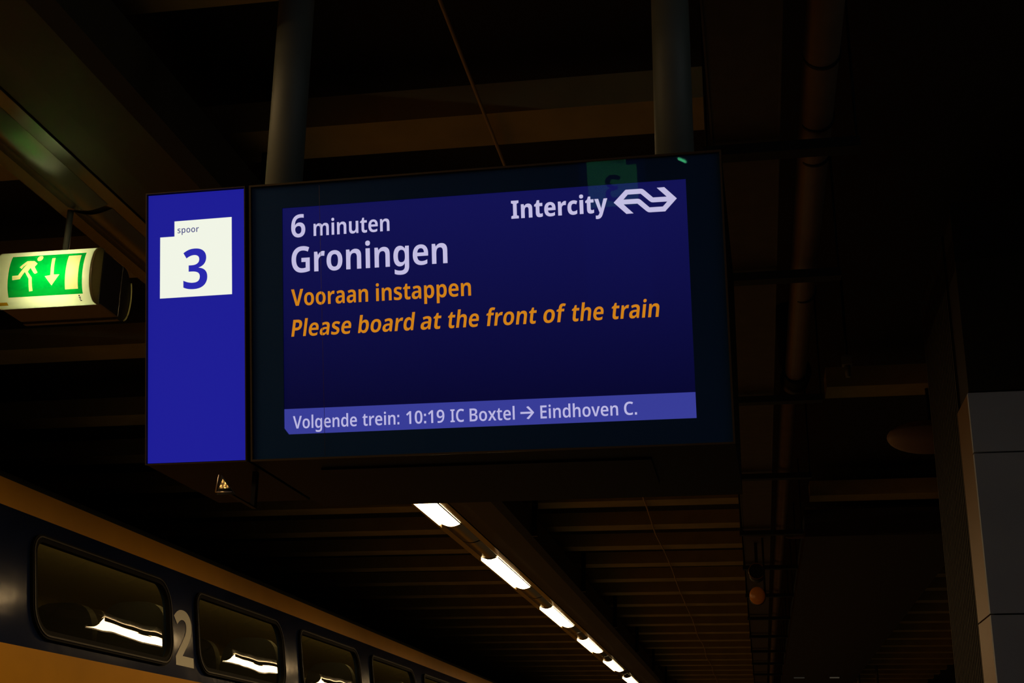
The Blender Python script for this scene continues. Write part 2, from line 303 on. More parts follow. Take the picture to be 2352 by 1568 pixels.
 'm': (935, 1000, "85,0,-19,0,1 85,536,-19,17,1 156,536,54,17,1 169,463,69,22,1 174,463,69,22,1 191,491,67,17,0 240,528,64,15,0 300,546,68,17,0 332,546,77,17,1 394,546,76,17,0 477,502,72,20,0 496,456,78,30,1 501,456,79,30,1 528,502,78,21,0 621,546,68,17,0 673,546,68,17,1 764,546,72,17,0 854,453,82,14,0 854,349,82,11,1 854,0,82,0,1 767,0,-22,0,1 767,345,-22,-44,1 767,408,-22,-44,0 714,472,-3,-59,0 658,472,20,-59,1 580,472,52,-59,0 513,382,83,-50,0 513,296,83,-38,1 513,0,83,0,1 426,0,-21,0,1 426,345,-21,-44,1 426,408,-21,-47,0 372,472,1,-59,0 316,472,25,-59,1 262,472,46,-59,0 200,427,71,-54,0 173,341,84,-44,0 173,278,84,-36,1 173,0,84,0,1"),
 'n': (618, 670, "85,0,-19,0,1 85,536,-19,17,1 156,536,54,17,1 169,463,67,17,1 174,463,69,17,1 192,491,69,15,0 245,528,65,15,0 309,546,64,17,0 343,546,69,17,1 439,546,59,17,0 537,453,69,14,0 537,349,69,11,1 537,0,69,0,1 450,0,-35,0,1 450,343,-35,-41,1 450,408,-35,-51,0 392,472,-9,-59,0 330,472,18,-59,1 241,472,53,-59,0 173,372,84,-47,0 173,278,84,-36,1 173,0,84,0,1"),
 'o': (605, 637, "301,-10,16,0,1 230,-10,7,0,0 119,55,-6,2,0 55,180,-13,6,0 55,269,-13,9,1 55,402,-13,13,0 189,546,1,17,0 304,546,16,17,1 377,546,23,17,0 488,481,35,16,0 551,358,43,12,0 551,269,43,9,1 551,180,43,6,0 490,55,37,2,0 378,-10,25,0,0|303,63,16,69,1 357,63,-8,69,0 427,113,-43,52,0 460,206,-60,25,0 460,269,-60,9,1 460,333,-60,-8,0 426,423,-42,-34,0 357,472,-9,-51,0 302,472,16,-51,1 220,472,55,-51,0 146,364,90,-15,0 146,269,90,9,1 146,206,90,25,0 179,113,73,52,0 249,63,40,69,0"),
 'p': (615, 643, "85,-240,-19,0,1 85,536,-19,17,1 157,536,64,17,1 169,463,79,20,1 173,463,84,20,1 189,486,82,19,0 234,524,76,17,0 297,546,69,17,0 340,546,64,17,1 439,546,57,17,0 560,408,40,8,0 560,269,40,9,1 560,178,40,6,0 505,53,42,2,0 406,-10,50,0,0 339,-10,59,0,1 277,-10,63,0,0 196,37,79,-5,0 173,68,84,-14,1 167,68,84,-14,1 169,51,84,-16,0 173,-1,84,-8,0 173,-20,84,-18,1 173,-240,84,0,1|326,63,7,81,1 375,63,-18,81,0 438,117,-48,54,0 469,210,-63,21,0 469,270,-63,10,1 469,362,-63,-9,0 398,472,-30,-59,0 324,472,8,-59,1 242,472,48,-59,0 175,380,84,-27,0 173,286,84,8,1 173,269,84,10,1 173,170,84,43,0 238,63,51,81,0"),
 'r': (413, 469, "85,0,-19,0,1 85,536,-19,17,1 157,536,51,17,1 167,438,71,27,1 171,438,76,27,1 197,482,73,24,0 279,546,74,17,0 335,546,65,17,1 350,546,66,17,0 385,543,65,16,0 398,540,60,17,1 387,459,54,-82,1 374,462,57,-83,0 343,466,59,-83,0 329,466,47,-83,1 288,466,64,-83,0 216,421,81,-52,0 173,340,84,-18,0 173,286,84,-14,1 173,0,84,0,1"),
 's': (479, 517, "220,-10,23,0,1 164,-10,20,0,0 83,8,8,-5,0 52,24,-9,-3,1 52,104,-9,70,1 84,88,12,62,0 175,61,29,68,0 222,61,13,68,1 289,61,-22,68,0 349,104,-52,39,0 349,140,-52,17,1 349,160,-52,9,0 327,192,-50,-5,0 270,224,-44,-15,0 217,244,-38,-16,1 165,264,-32,-17,0 91,304,-19,-12,0 51,360,-9,-5,0 51,404,-9,-4,1 51,472,-9,9,0 162,546,5,17,0 252,546,18,17,1 301,546,24,17,0 386,527,35,12,0 423,510,50,6,1 393,440,28,-47,1 359,454,21,-42,0 285,474,11,-40,0 246,474,25,-40,1 192,474,57,-40,0 135,439,89,-17,0 135,409,89,2,1 135,387,89,14,0 161,356,80,29,0 222,327,67,38,0 273,307,62,39,1 324,288,59,39,0 396,248,50,34,0 434,191,43,28,0 434,148,43,22,1 434,96,43,22,0 382,26,48,10,0 286,-10,41,0,0"),
 't': (361, 460, "249,-10,25,0,1 207,-10,13,0,0 136,19,3,5,0 92,91,1,16,0 92,156,1,26,1 92,468,1,-58,1 16,468,10,-58,1 16,510,10,-22,1 93,545,18,3,1 128,659,32,5,1 180,659,105,5,1 180,536,105,17,1 335,536,86,17,1 335,468,86,-58,1 180,468,105,-58,1 180,158,105,37,1 180,109,105,59,0 227,62,85,79,0 264,62,73,79,1 284,62,79,79,0 326,69,80,83,0 339,73,90,87,1 339,6,90,15,1 325,-1,73,9,0 273,-10,55,0,0"),
 'u': (618, 670, "274,-10,-16,0,1 210,-10,-6,0,0 123,31,-7,1,0 79,117,-14,5,0 79,185,-14,8,1 79,536,-14,17,1 168,536,88,17,1 168,191,88,60,1 168,127,88,70,0 226,63,61,78,0 287,63,35,78,1 376,63,0,78,0 445,163,-32,66,0 445,257,-32,54,1 445,536,-32,17,1 533,536,71,17,1 533,0,71,0,1 461,0,-1,0,1 448,71,-12,-2,1 444,71,-19,-2,1 427,43,-19,-2,0 373,7,-18,-1,0 309,-10,-17,0,0"),
 'v': (508, 611, "203,0,8,0,1 0,536,0,17,1 94,536,105,17,1 208,220,85,6,1 216,198,78,25,0 234,144,64,60,0 248,95,54,86,0 251,78,51,92,1 255,78,50,92,1 259,95,46,86,0 274,145,34,57,0 293,199,20,21,0 300,220,14,5,1 414,536,-2,17,1 508,536,103,17,1 304,0,96,0,1"),
 'x': (529, 630, "18,0,-13,0,1 212,274,-29,8,1 27,536,-13,17,1 127,536,104,17,1 265,334,50,64,1 402,536,-1,17,1 501,536,117,17,1 316,274,129,8,1 511,0,114,0,1 411,0,-3,0,1 265,214,50,-46,1 117,0,105,0,1"),
 'y': (510, 610, "84,-240,44,0,1 60,-240,42,0,0 24,-235,40,0,0 11,-232,39,0,1 11,-162,39,80,1 22,-164,39,80,0 53,-168,39,80,0 70,-168,39,80,1 116,-168,40,80,0 172,-116,29,83,0 189,-73,26,76,1 217,-2,0,10,1 1,536,-2,17,1 95,536,105,17,1 211,231,83,5,1 226,191,71,35,0 250,118,52,74,0 256,85,47,91,1 260,85,47,91,1 266,110,43,86,0 291,191,25,34,0 306,232,13,3,1 415,536,0,17,1 510,536,100,17,1 279,-74,112,39,1 260,-124,106,22,0 209,-199,90,5,0 136,-240,65,0,0"),
}

def dot(cx, cy, r):
    return [(cx - r, cy - r), (cx + r, cy - r), (cx + r, cy + r), (cx - r, cy + r)]

def glyph(ch, w):
    if ch == ' ': return 250, []
    if ch in '.:':
        r = 52 + 34 * w; a = 2 * r + 120
        return a, [dot(a / 2, r, r)] + ([dot(a / 2, 536 - r, r)] if ch == ':' else [])
    a0, a1, s = GLYPHS[ch]; out = []
    for c in s.split('|'):
        p = [tuple(float(v) for v in q.split(',')) for q in c.split(' ')]
        p = [(x + dx * w, y + dy * w, on) for x, y, dx, dy, on in p]
        q = []
        for i, a in enumerate(p):                       # put in the implied on-curve points
            b = p[(i + 1) % len(p)]; q.append(a)
            if not a[2] and not b[2]: q.append(((a[0] + b[0]) / 2, (a[1] + b[1]) / 2, 1))
        k = next(i for i, a in enumerate(q) if a[2]); q = q[k:] + q[:k]
        pts = []; i = 0
        while i < len(q):
            a = q[i]; b = q[(i + 1) % len(q)]
            pts.append((a[0], a[1]))
            if b[2]: i += 1
            else:
                c2 = q[(i + 2) % len(q)]
                for t in (0.2, 0.4, 0.6, 0.8):
                    pts.append(((1 - t) ** 2 * a[0] + 2 * t * (1 - t) * b[0] + t * t * c2[0], (1 - t) ** 2 * a[1] + 2 * t * (1 - t) * b[1] + t * t * c2[1]))
                i += 2
        out.append(pts)
    return a0 + (a1 - a0) * w, out

def lettering(name, text, left, right, base, size, w, m, parent, frame, shear=0.0, track=0.0):
    """a line of lettering whose ink runs from left to right on the baseline"""
    x = 0; cs = []
    for ch in text:
        a, g = glyph(ch, w)
        cs += [[(px + x + shear * py, py) for px, py in c] for c in g]
        x += a + track
    lo = min(p[0] for c in cs for p in c); hi = max(p[0] for c in cs for p in c)
    sx = (right - left) / (hi - lo); sy = size / 1000.0
    cs = [[(left + (px - lo) * sx, base + py * sy) for px, py in c] for c in cs]
    return link(name, fill(cs), m, parent, frame)

random.seed(7)
# ------------------------------------------------------------------ shared materials
M_CONC = mat('platform_concrete', (0.09, 0.086, 0.08), 0.8, noise=0.15, scale=3)
M_DECK = mat('dark_ceiling_deck', (0.025, 0.02, 0.016), 0.9, noise=0.2, scale=2)
M_BEAM = mat('brown_painted_beam', (0.40, 0.32, 0.12), 0.7, noise=0.15, scale=3)
M_BALLAST = mat('track_bed', (0.06, 0.055, 0.05), 0.95, noise=0.3, scale=14)
M_BLACK = mat('black_powder_coat', (0.008, 0.008, 0.008), 0.55, spec=0.25)
M_HOUSE = mat('black_sign_housing', (0.004, 0.004, 0.005), 0.6, spec=0.15, noise=0.1, scale=5)
M_BEZEL = mat('glare_tinted_mask', (0.012, 0.055, 0.19), 0.5, spec=0.1)  # mask itself is black; glare and screen glow are put into the navy
M_TRIM = mat('dark_bronze_trim', (0.07, 0.05, 0.03), 0.5, metal=0.3, spec=0.2)
M_POST = mat('grey_green_painted_post', (0.15, 0.165, 0.145), 0.5, noise=0.1, scale=6)
M_TRUNK = mat('grey_lacquered_trunking', (0.085, 0.072, 0.045), 0.22, noise=0.1, scale=4)
M_FAIR = mat('brown_lacquered_fairing', (0.075, 0.06, 0.035), 0.6, spec=0.25)
M_SEAM = mat('black_gap', (0.01, 0.01, 0.01), 0.8)
M_PIPE = mat('brown_pipe_lagging', (0.16, 0.10, 0.055), 0.55, noise=0.12, scale=7)
M_TRAY = mat('galvanised_tray', (0.075, 0.055, 0.035), 0.6, noise=0.15, scale=12)
M_CABLE = mat('tan_conduit', (0.50, 0.36, 0.18), 0.5)
M_YELLOW = mat('train_yellow_paint', (0.78, 0.36, 0.012), 0.32, noise=0.05, scale=3)
M_BLUE = mat('train_blue_paint', (0.010, 0.018, 0.060), 0.14, spec=0.10, noise=0.08, scale=3, bump=0.002)
M_ROOF = mat('train_roof_grey', (0.03, 0.03, 0.032), 0.7)
M_RUBBER = mat('black_window_rubber', (0.006, 0.005, 0.004), 0.6, spec=0.08)
M_CREAM = mat('cream_class_number', (0.92, 0.92, 0.84), 0.8, spec=0.1)
M_LINING = mat('saloon_lining', (0.40, 0.34, 0.20), 0.6)
M_SEAT = mat('dark_seat_cloth', (0.012, 0.014, 0.020), 0.8)
M_PANE = glass('train_window_glass', (0.55, 0.55, 0.50), (1, 1, 1), None, 0.0, bump=0.0022, scale=1.7)
M_GLASS = glass('display_front_glass', (0.97, 0.98, 1.0), (0.14, 0.90, 0.38), 0.009)
M_GREY = mat('grey_wall_panel', (0.38, 0.46, 0.62), 0.6, noise=0.06, scale=2)
M_BRASS = mat('brass_edge_strip', (0.17, 0.075, 0.008), 0.42, metal=0.2)
M_DARK = mat('dark_cladding', (0.022, 0.018, 0.013), 0.7, spec=0.2)
M_DUCT = mat('dark_duct_sheet', (0.035, 0.028, 0.022), 0.7)

M_LAMP = glow('warm_lamp_diffuser', WARM, LAMP)
M_TUBE = glow('added_cool_tube', COOL, TUBE)
M_SCREEN = screen_mat('display_screen_blue', srgb(18, 18, 82), srgb(7, 7, 48))
M_TICK = glow('display_ticker_blue', srgb(58, 62, 152))
M_WHITE = glow('display_white_lettering', srgb(200, 192, 226))
M_TICKT = glow('ticker_pale_lettering', srgb(192, 186, 226))
M_ORANGE = glow('display_orange_lettering', srgb(212, 130, 22))
M_NUMBLUE = glow('number_box_blue_face', srgb(28, 28, 148))
M_NUMWHITE = glow('number_box_white_field', srgb(241, 245, 230))
M_NUM3 = glow('number_box_blue_figure', srgb(40, 40, 172))
M_SPOOR = glow('number_box_small_word', srgb(72, 74, 132))

# ------------------------------------------------------------------ the setting
def structure(name, bm, m, label=None):
    o = recenter(link(name, bm, m)); tag(o, label, None, None, 'structure'); return o

structure('floor', bx(-4.2, 8.0, -14, 70, -0.3, 0.0), M_CONC)
structure('floor_track_bed', bx(-9.0, -4.2, -14, 70, -1.15, -0.95), M_BALLAST)
structure('ceiling', bx(-9.0, 8.0, -14, 70, 4.62, 4.8), M_DECK)
structure('wall_left', bx(-9.3, -9.0, -14, 70, -1.15, 4.8), M_DECK)
structure('wall_back', bx(-9.3, 8.3, 70, 70.3, -1.15, 4.8), M_DECK)
structure('wall_front', bx(-9.3, 8.3, -14.3, -14, -1.15, 4.8), M_DECK)

BEAM_Z, BEAM_H = 4.30, 0.14
ys = [2.70, 3.60, 4.81, 6.05, 7.40, 8.97, 10.15, 11.32, 12.50]
y = 12.50
while y < 64: y += 1.21; ys.append(y)
beam0 = None
for i, yb in enumerate(ys):
    if beam0 is None:
        beam0 = recenter(link('ceiling_beam', bx(-9.0, -0.11, 0, 0.28, BEAM_Z, BEAM_Z + BEAM_H), M_BEAM)); o = beam0
    else:
        o = beam0.copy(); COL.objects.link(o)
    o.location.y = yb + 0.14
    lab = ('nearest full brown ceiling beam, crossing just above the departure board' if i == 2 else
           'brown ceiling beam at the very top edge, above and before the others' if i == 1 else
           'thin dark brown ceiling beam in the receding row beyond the departure board')
    tag(o, lab, None, 'receding ceiling beams left of the cable tray', 'structure')
beam1 = None
for i, yb in enumerate([8.97] + [q for q in ys if q > 12.4]):
    if beam1 is None:
        beam1 = recenter(link('ceiling_beam', bx(0.55, 4.0, 0, 0.28, BEAM_Z, BEAM_Z + BEAM_H), M_BEAM)); o = beam1
    else:
        o = beam1.copy(); COL.objects.link(o)
    o.location.y = yb + 0.14
    tag(o, 'wider brown ceiling beam between the pipe bend and the grey wall' if i == 0 else
        'thin brown ceiling beam right of the pipes, in the row by the grey wall', None, 'ceiling beams right of the pipes', 'structure')

# the grey panelled shaft on the right
def wall_right():
    X, Y = 0.98, 6.0
    o = structure('wall_right', bx(X + 0.02, 4.2, Y + 0.03, 7.3, 0, 4.30), M_DARK)
    zs = [0.0, 0.99, 2.392, 3.094, 3.372]
    for i, (a, b) in enumerate(zip(zs, zs[1:])):
        for k in range(4):
            p = link('wall_panel', bx(X + k * 0.8 + (0.0 if k == 0 else 0.004), X + (k + 1) * 0.8, Y, Y + 0.03, a + 0.004, b - 0.003), M_GREY, None)
            p.parent = o; p.matrix_parent_inverse = Matrix.Translation(-o.location)
            e = None
    for a, b in ((0.0, 0.99), (0.99, 2.392), (2.392, 3.372)):
        p = link('edge_strip', bx(X, X + 0.02, Y + 0.031, Y + 0.35, a + 0.004, b - 0.003), M_BRASS)
        p.parent = o; p.matrix_parent_inverse = Matrix.Translation(-o.location)
        p['label'] = 'brass-coloured vertical edge strip'
    bm = bmesh.new()
    k = 0
    yy = Y + 0.36
    while yy < 7.28:
        box(bm, X + 0.008, X + 0.02, yy, yy + 0.03, 0.0, 4.28); yy += 0.05
    p = link('ribbed_cladding', bm, M_DARK); p.parent = o; p.matrix_parent_inverse = Matrix.Translation(-o.location)
    p = link('fascia', bx(X + 0.005, 4.2, Y + 0.005, Y + 0.03, 3.378, 4.30), M_DARK); p.parent = o; p.matrix_parent_inverse = Matrix.Translation(-o.location)
wall_right()

# ------------------------------------------------------------------ the departure board and its number box
TILT, SYAW = 0.21127846, -0.01374291
hx = Vector((math.cos(SYAW), math.sin(SYAW), 0)); nf = Vector((math.sin(SYAW), -math.cos(SYAW), 0))
vv = Vector((0, 0, 1)) * math.cos(TILT) + nf * math.sin(TILT); nn = hx.cross(vv)
SIGN = Matrix((hx, vv, nn)).transposed().to_4x4()
SIGN.translation = Vector((-1.22047, 3.3, EYE + 0.88156))

def hull(u0, u1, v0, v1, w, depth):
    """V-shaped double-sided housing: front and back faces both lean outwards towards the top"""
    c, s = math.cos(TILT), math.sin(TILT); L = v1 - v0
    P = [(v0, w), (v1, w)]
    b0 = (v0 - depth * s, w - depth * c)
    b1 = (b0[0] + L * math.cos(2 * TILT), b0[1] - L * math.sin(2 * TILT))
    bm = bmesh.new(); prism(bm, [P[0], P[1], b1, b0], u0, u1, 'x'); return bm

def frame_bars(u0, u1, v0, v1, t, w0, w1):
    return fill([[(u0, v0), (u1, v0), (u1, v1), (u0, v1)], [(u0 + t, v0 + t), (u1 - t, v0 + t), (u1 - t, v1 - t), (u0 + t, v1 - t)]], w1 - w0)

def off(w): return SIGN @ Matrix.Translation((0, 0, w))

board = thing('departure_board', 'large dark departure board showing the Groningen intercity in 6 minutes, hung from two posts', 'display board', SIGN)
U0, U1, V0, V1 = -0.0905, 1.1905, -0.0475, 0.7065
link('housing', hull(U0, U1, V0, V1, -0.012, 0.60), M_HOUSE, board, SIGN)
link('trim_frame', frame_bars(U0, U1, V0, V1, 0.005, 0, 0.012), M_TRIM, board, off(-0.004))
S0, S1, T0, T1 = 0.0015, 1.0970, 0.0212, 0.6385
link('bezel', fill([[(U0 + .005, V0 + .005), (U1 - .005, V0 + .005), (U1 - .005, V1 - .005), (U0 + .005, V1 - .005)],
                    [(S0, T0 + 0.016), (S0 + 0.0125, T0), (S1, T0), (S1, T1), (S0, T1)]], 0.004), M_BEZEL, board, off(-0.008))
scr = link('screen', bx(S0 - 0.01, S1 + 0.01, T0 - 0.01, T1 + 0.01, -0.0118, -0.0108), M_SCREEN, board, SIGN)
scr['label'] = 'lit dark blue screen'
tk = link('ticker_band', fill([[(S0, 0.0378), (0.0142, 0.0212), (S1, 0.0212), (S1, 0.0872), (S0, 0.0894)]]), M_TICK, scr, off(-0.0100))
tk['label'] = 'lighter blue band along the foot of the screen'
TX = off(-0.0094)
lettering('lettering', '6', 0.0261, 0.0661, 0.5558, 0.0872, 0.50, M_WHITE, scr, TX)
lettering('lettering', 'minuten', 0.0897, 0.3031, 0.5560, 0.0615, 0.50, M_WHITE, scr, TX)
lettering('lettering', 'Groningen', 0.0262, 0.4606, 0.4585, 0.0988, 0.52, M_WHITE, scr, TX)
for t, a, c in (('Vooraan', 0.0239, 0.2401), ('instappen', 0.2621, 0.5222)):
    o = lettering('lettering', t, a, c, 0.3676, 0.0635, 0.52, M_ORANGE, scr, TX); o['label'] = 'orange upright lettering'
for t, a, c in (('Please', 0.0233, 0.1920), ('board', 0.2104, 0.3690), ('at', 0.3832, 0.4405), ('the', 0.4583, 0.5415), ('front', 0.5620, 0.6962),
                ('of', 0.7132, 0.7735), ('the', 0.7887, 0.8711), ('train', 0.8926, 1.0150)):
    o = lettering('lettering', t, a, c, 0.2842, 0.0635, 0.52, M_ORANGE, scr, TX, shear=0.16); o['label'] = 'orange slanted lettering'
lettering('lettering', 'Intercity', 0.6364, 0.8920, 0.5656, 0.0676, 0.78, M_WHITE, scr, TX)
for t, a, c in (('Volgende', 0.0255, 0.2035), ('trein:', 0.2191, 0.3198), ('10:19', 0.3388, 0.4421), ('IC', 0.4582, 0.4950), ('Boxtel', 0.5099, 0.6295), ('Eindhoven', 0.6972, 0.8986), ('C.', 0.9141, 0.9468)):
    lettering('lettering', t, a, c, 0.0362, 0.0468, 0.36, M_TICKT, tk, TX)
ay = 0.0526
link('arrow', fill([[(0.6447, ay - .0026), (0.6725, ay - .0026), (0.6605, ay - .0145), (0.6645, ay - .0168), (0.6672, ay - .0160), (0.6805, ay - .0008), (0.6805, ay + .0008),
                     (0.6672, ay + .0160), (0.6645, ay + .0168), (0.6605, ay + .0145), (0.6725, ay + .0026), (0.6447, ay + .0026)]]), M_TICKT, tk, TX)
logo_out = [(0.9082, .5896), (0.9404, .6217), (0.9804, .6214), (0.9850, .6203), (0.9892, .6172), (1.0109, .5962), (1.0461, .5959), (1.0214, .6210), (1.0409, .6213),
            (1.0719, .5894), (1.0407, .5574), (1.0005, .5577), (0.9962, .5588), (0.9918, .5620), (0.9699, .5829), (0.9339, .5832), (0.9588, .5579), (0.9403, .5577)]
logo_in = [(0.9339, .5959), (0.9457, .6084), (0.9793, .6083), (1.0012, .5874), (1.0055, .5843), (1.0099, .5833), (1.0471, .5829), (1.0352, .5706), (1.0009, .5707), (0.9790, .5920), (0.9750, .5948), (0.9704, .5957)]
o = link('logo', fill([logo_out, logo_in]), M_WHITE, scr, TX); o['label'] = 'white double-arrow emblem'
link('front_glass', bx(U0 + .006, U1 - .006, V0 + .006, V1 - .006, -0.0022, -0.0002), M_GLASS, board, SIGN)
o = link('scratch', tb([(0.1103, 0.693, 0.0001), (0.1140, 0.32, 0.0001), (0.1176, -0.040, 0.0001)], 0.00055, 6), mat('scratch_edge', (0.16, 0.10, 0.14), 0.5), board, SIGN)
o['label'] = 'hair-thin vertical scratch line down the glass'

def under_world(y0, y1, x0, x1, z0, z1): return bx(x0, x1, y0, y1, z0, z1)
zb = EYE + 0.88156 - 0.0475 * math.cos(TILT)
link('underside_hatch', under_world(3.42, 3.72, -1.15, -0.25, zb - 0.003, zb + 0.004), M_HOUSE, board)

def number_box(frame, label, parent_label=None):
    t = thing('platform_number_sign', label, 'sign', frame)
    a0, a1, b0, b1 = -0.3940, -0.1025, -0.0470, 0.7060
    link('housing', hull(a0, a1, b0, b1, -0.010, 0.50), M_HOUSE, t, frame)
    link('trim_frame', frame_bars(a0, a1, b0, b1, 0.0028, 0, 0.012), M_TRIM, t, frame @ Matrix.Translation((0, 0, -0.004)))
    f = link('blue_face', bx(-0.3895, -0.1085, -0.0425, 0.7005, -0.0098, -0.006), M_NUMBLUE, t, frame)
    f['label'] = 'backlit blue face'
    n = link('white_field', fill([[(-0.3547, .4092), (-0.1440, .4096), (-0.1440, .6240), (-0.3119, .6228), (-0.3119, .5804), (-0.3541, .5804)]]), M_NUMWHITE, t, frame @ Matrix.Translation((0, 0, -0.0054)))
    n['label'] = 'white stepped square with a blue 3'
    lettering('lettering', 'spoor', -0.3027, -0.2398, 0.5890, 0.0236, 0.30, M_SPOOR, n, frame @ Matrix.Translation((0, 0, -0.0050)), track=22)
    lettering('number', '3', -0.2856, -0.2155, 0.4314, 0.1540, 0.55, M_NUM3, n, frame @ Matrix.Translation((0, 0, -0.0050)))
    return t
number_box(SIGN, 'lit blue platform sign reading spoor 3, left of the departure board')

# the sign behind the photographer that the display glass mirrors
def mirror_sign():
    s = 1.62
    h = Vector((-1, 0, 0)); n0 = Vector((0, 1, 0)); v = Vector((0, 0, 1)) * math.cos(0.1) + n0 * math.sin(0.1)
    n = h.cross(v)
    m = Matrix((h, v, n)).transposed().to_4x4()
    m.translation = Vector((-0.97, -2.5, 3.257)) + s * (0.2505 * h * 1.0) - s * 0.487 * v
    return m @ Matrix.Diagonal((s, s, s, 1))
number_box(mirror_sign(), 'platform number sign behind the photographer, seen as a dim mirrored 3 in the display glass')

# posts that carry the board
for i, (px, lab) in enumerate(((-1.393, 'grey post above the left end of the departure board'), (-0.174, 'grey post above the right end of the departure board'))):
    t = thing('support_post', lab, 'post', (px, 3.62, 3.23), 'posts carrying the departure board')
    link('tube', tb([(px, 3.62, 3.23), (px, 3.62, 4.61)], 0.058, 28), M_POST, t)
    link('base_flange', tb([(px, 3.62, 3.262), (px, 3.62, 3.274)], 0.085, 28), M_POST, t)

# small triangular reflector hung in front of the number box's lower edge
def tri():
    y = 3.2
    t = thing('triangular_reflector', 'small glinting triangular reflector hanging under the spoor 3 sign', 'reflector', (-1.335, y, 2.379))
    A, B, D = (-1.3512, 2.4246), (-1.3567, 2.3789), (-1.3118, 2.3788)
    mt = mat('polished_frame', (0.80, 0.62, 0.40), 0.35, metal=0.85)
    bm = bmesh.new(); prism(bm, [(-1.3600, 2.376), (-1.3080, 2.376), (-1.3520, 2.429)], y + 0.016, y + 0.020)
    link('backing_plate', bm, M_BLACK, t)
    bm = bmesh.new(); box(bm, -1.347, -1.335, y + 0.020, y + 0.24, 2.384, 2.388); box(bm, -1.347, -1.335, y + 0.22, y + 0.24, 2.384, zb)
    link('bracket', bm, M_BLACK, t)
    bm = bmesh.new(); tube(bm, [(A[0], y, A[1]), (B[0], y, B[1])], 0.0016, 10); link('edge_frame', bm, mt, t)
    bm = bmesh.new(); tube(bm, [(B[0], y, B[1]), (D[0], y, D[1])], 0.0013, 10); link('edge_frame', bm, mt, t)
    cm = mat('crumpled_gold_foil', (0.95, 0.70, 0.34), 0.30, metal=1.0, noise=0.35, scale=140)
    bm = bmesh.new()
    P = [(-1.3450, 2.4165), (-1.3495, 2.3890), (-1.3198, 2.3885)]
    n = 6; rows = []; rnd = random.Random(5)
    for i in range(n + 1):
        a = i / n; row = []
        for j in range(i + 1):
            q = j / max(i, 1)
            lx = P[0][0] + (P[1][0] - P[0][0]) * a; rx = P[0][0] + (P[2][0] - P[0][0]) * a
            zz = P[0][1] + (P[1][1] - P[0][1]) * a
            row.append(bm.verts.new((lx + (rx - lx) * q, y + 0.002 + (zz - 2.389) * 0.36 + rnd.uniform(-0.0006, 0.0006), zz)))
        rows.append(row)
    for A_, B_ in zip(rows, rows[1:]):
        for j in range(len(A_)):
            bm.faces.new((A_[j], B_[j], B_[j + 1]))
            if j + 1 < len(A_): bm.faces.new((A_[j], B_[j + 1], A_[j + 1]))
    o = link('foil', bm, cm, t); o['label'] = 'crumpled gold reflective centre'
tri()

# ------------------------------------------------------------------ lamp trunking and the platform lamps
TZ = 3.886
LX0, LX1 = -2.672, -2.504
def bulge(x0, x1, z, d, n=14):
    return [(x0 + (x1 - x0) * k / n, z - d * math.sin(math.pi * k / n)) for k in range(n + 1)]
trunk = thing('lamp_trunking', 'long grey lamp trunking running back from above the exit sign, carrying the lit lamps', 'trunking', (-2.4, 0, TZ))
bm = bmesh.new(); prism(bm, [(-2.74, TZ + 0.005), (-2.436, TZ + 0.005), (-2.436, TZ + 0.27), (-2.74, TZ + 0.27)], -4, 64)
link('lamp_channel', bm, M_TRUNK, trunk)
bm = bmesh.new(); prism(bm, [(-2.430, TZ + 0.012), (-2.30, TZ + 0.016), (-2.10, TZ + 0.034), (-2.04, TZ + 0.07), (-2.03, TZ + 0.27), (-2.430, TZ + 0.27)], -4, 64)
link('side_fairing', bm, M_FAIR, trunk)
lamps = [(-1.95, 0.05), (1.75, 3.70), (5.56, 7.58), (9.30, 11.33), (13.07, 15.10), (16.81, 18.83), (20.42, 22.40), (23.90, 25.90), (27.35, 29.35), (30.85, 32.85), (34.35, 36.35), (37.85, 39.85)]
prev = -4.0
for a, b in lamps + [(64, 65)]:
    bm = bmesh.new(); strip(bm, bulge(LX0 - .004, LX1 + .004, TZ + 0.004, 0.022), prev + 0.03, (prev + a) / 2 - 0.06, 1, smooth=True)
    strip(bm, bulge(LX0 - .004, LX1 + .004, TZ + 0.004, 0.022), (prev + a) / 2 - 0.02, a - 0.03, 1, smooth=True)
    link('blank_cover', bm, M_TRUNK, trunk)
    prev = b
for yh in (1.35, 5.0, 8.65, 12.3, 15.95, 19.6, 23.2, 26.8, 30.4, 34.0, 37.6):
    link('hanger_rod', bx(-2.035, -1.985, yh, yh + 0.05, TZ + 0.06, 4.62), M_BLACK, trunk)

def make_lamp(name, label, y0, y1):
    t = thing(name, label, 'lamp', (-2.604, y0, TZ), 'lit lamps in the trunking')
    bm = bmesh.new(); strip(bm, bulge(LX0, LX1, TZ, 0.024), y0, y1, 1, smooth=True)
    link('diffuser', bm, M_LAMP, t)
    link('added_side_baffle', bx(LX0 - 0.006, LX0 - 0.001, y0, y1, TZ - 0.032, TZ), M_TRUNK, t)  # lip added to hold sideways lamp light off the train's roof stripe
    link('light_stop_strip', bx(LX1 + 0.0005, LX1 + 0.006, y0, y1, TZ - 0.010, TZ), M_BLACK, t)  # dark strip added to block grazing lamp light on the channel
    for ye in (y0, y1):
        bm = bmesh.new(); prism(bm, bulge(LX0 - .002, LX1 + .002, TZ + 0.001, 0.026), ye - 0.006, ye + 0.006)
        link('end_plate', bm, M_TRUNK, t)
    return t
names = {0: 'lit lamp in the trunking behind the photographer', 1: 'lit lamp in the trunking before the exit sign, glowing on the ceiling at far left', 2: 'lit lamp in the trunking hidden behind the spoor 3 sign',
         3: 'lit lamp cut off by the underside of the departure board, first of the row', 4: 'longest lit lamp, second in the row below the departure board',
         5: 'third lit lamp in the row below the departure board', 6: 'fourth lit lamp in the receding row', 7: 'fifth lit lamp in the receding row, small',
         8: 'last lit lamp of the row, cut by the bottom edge'}
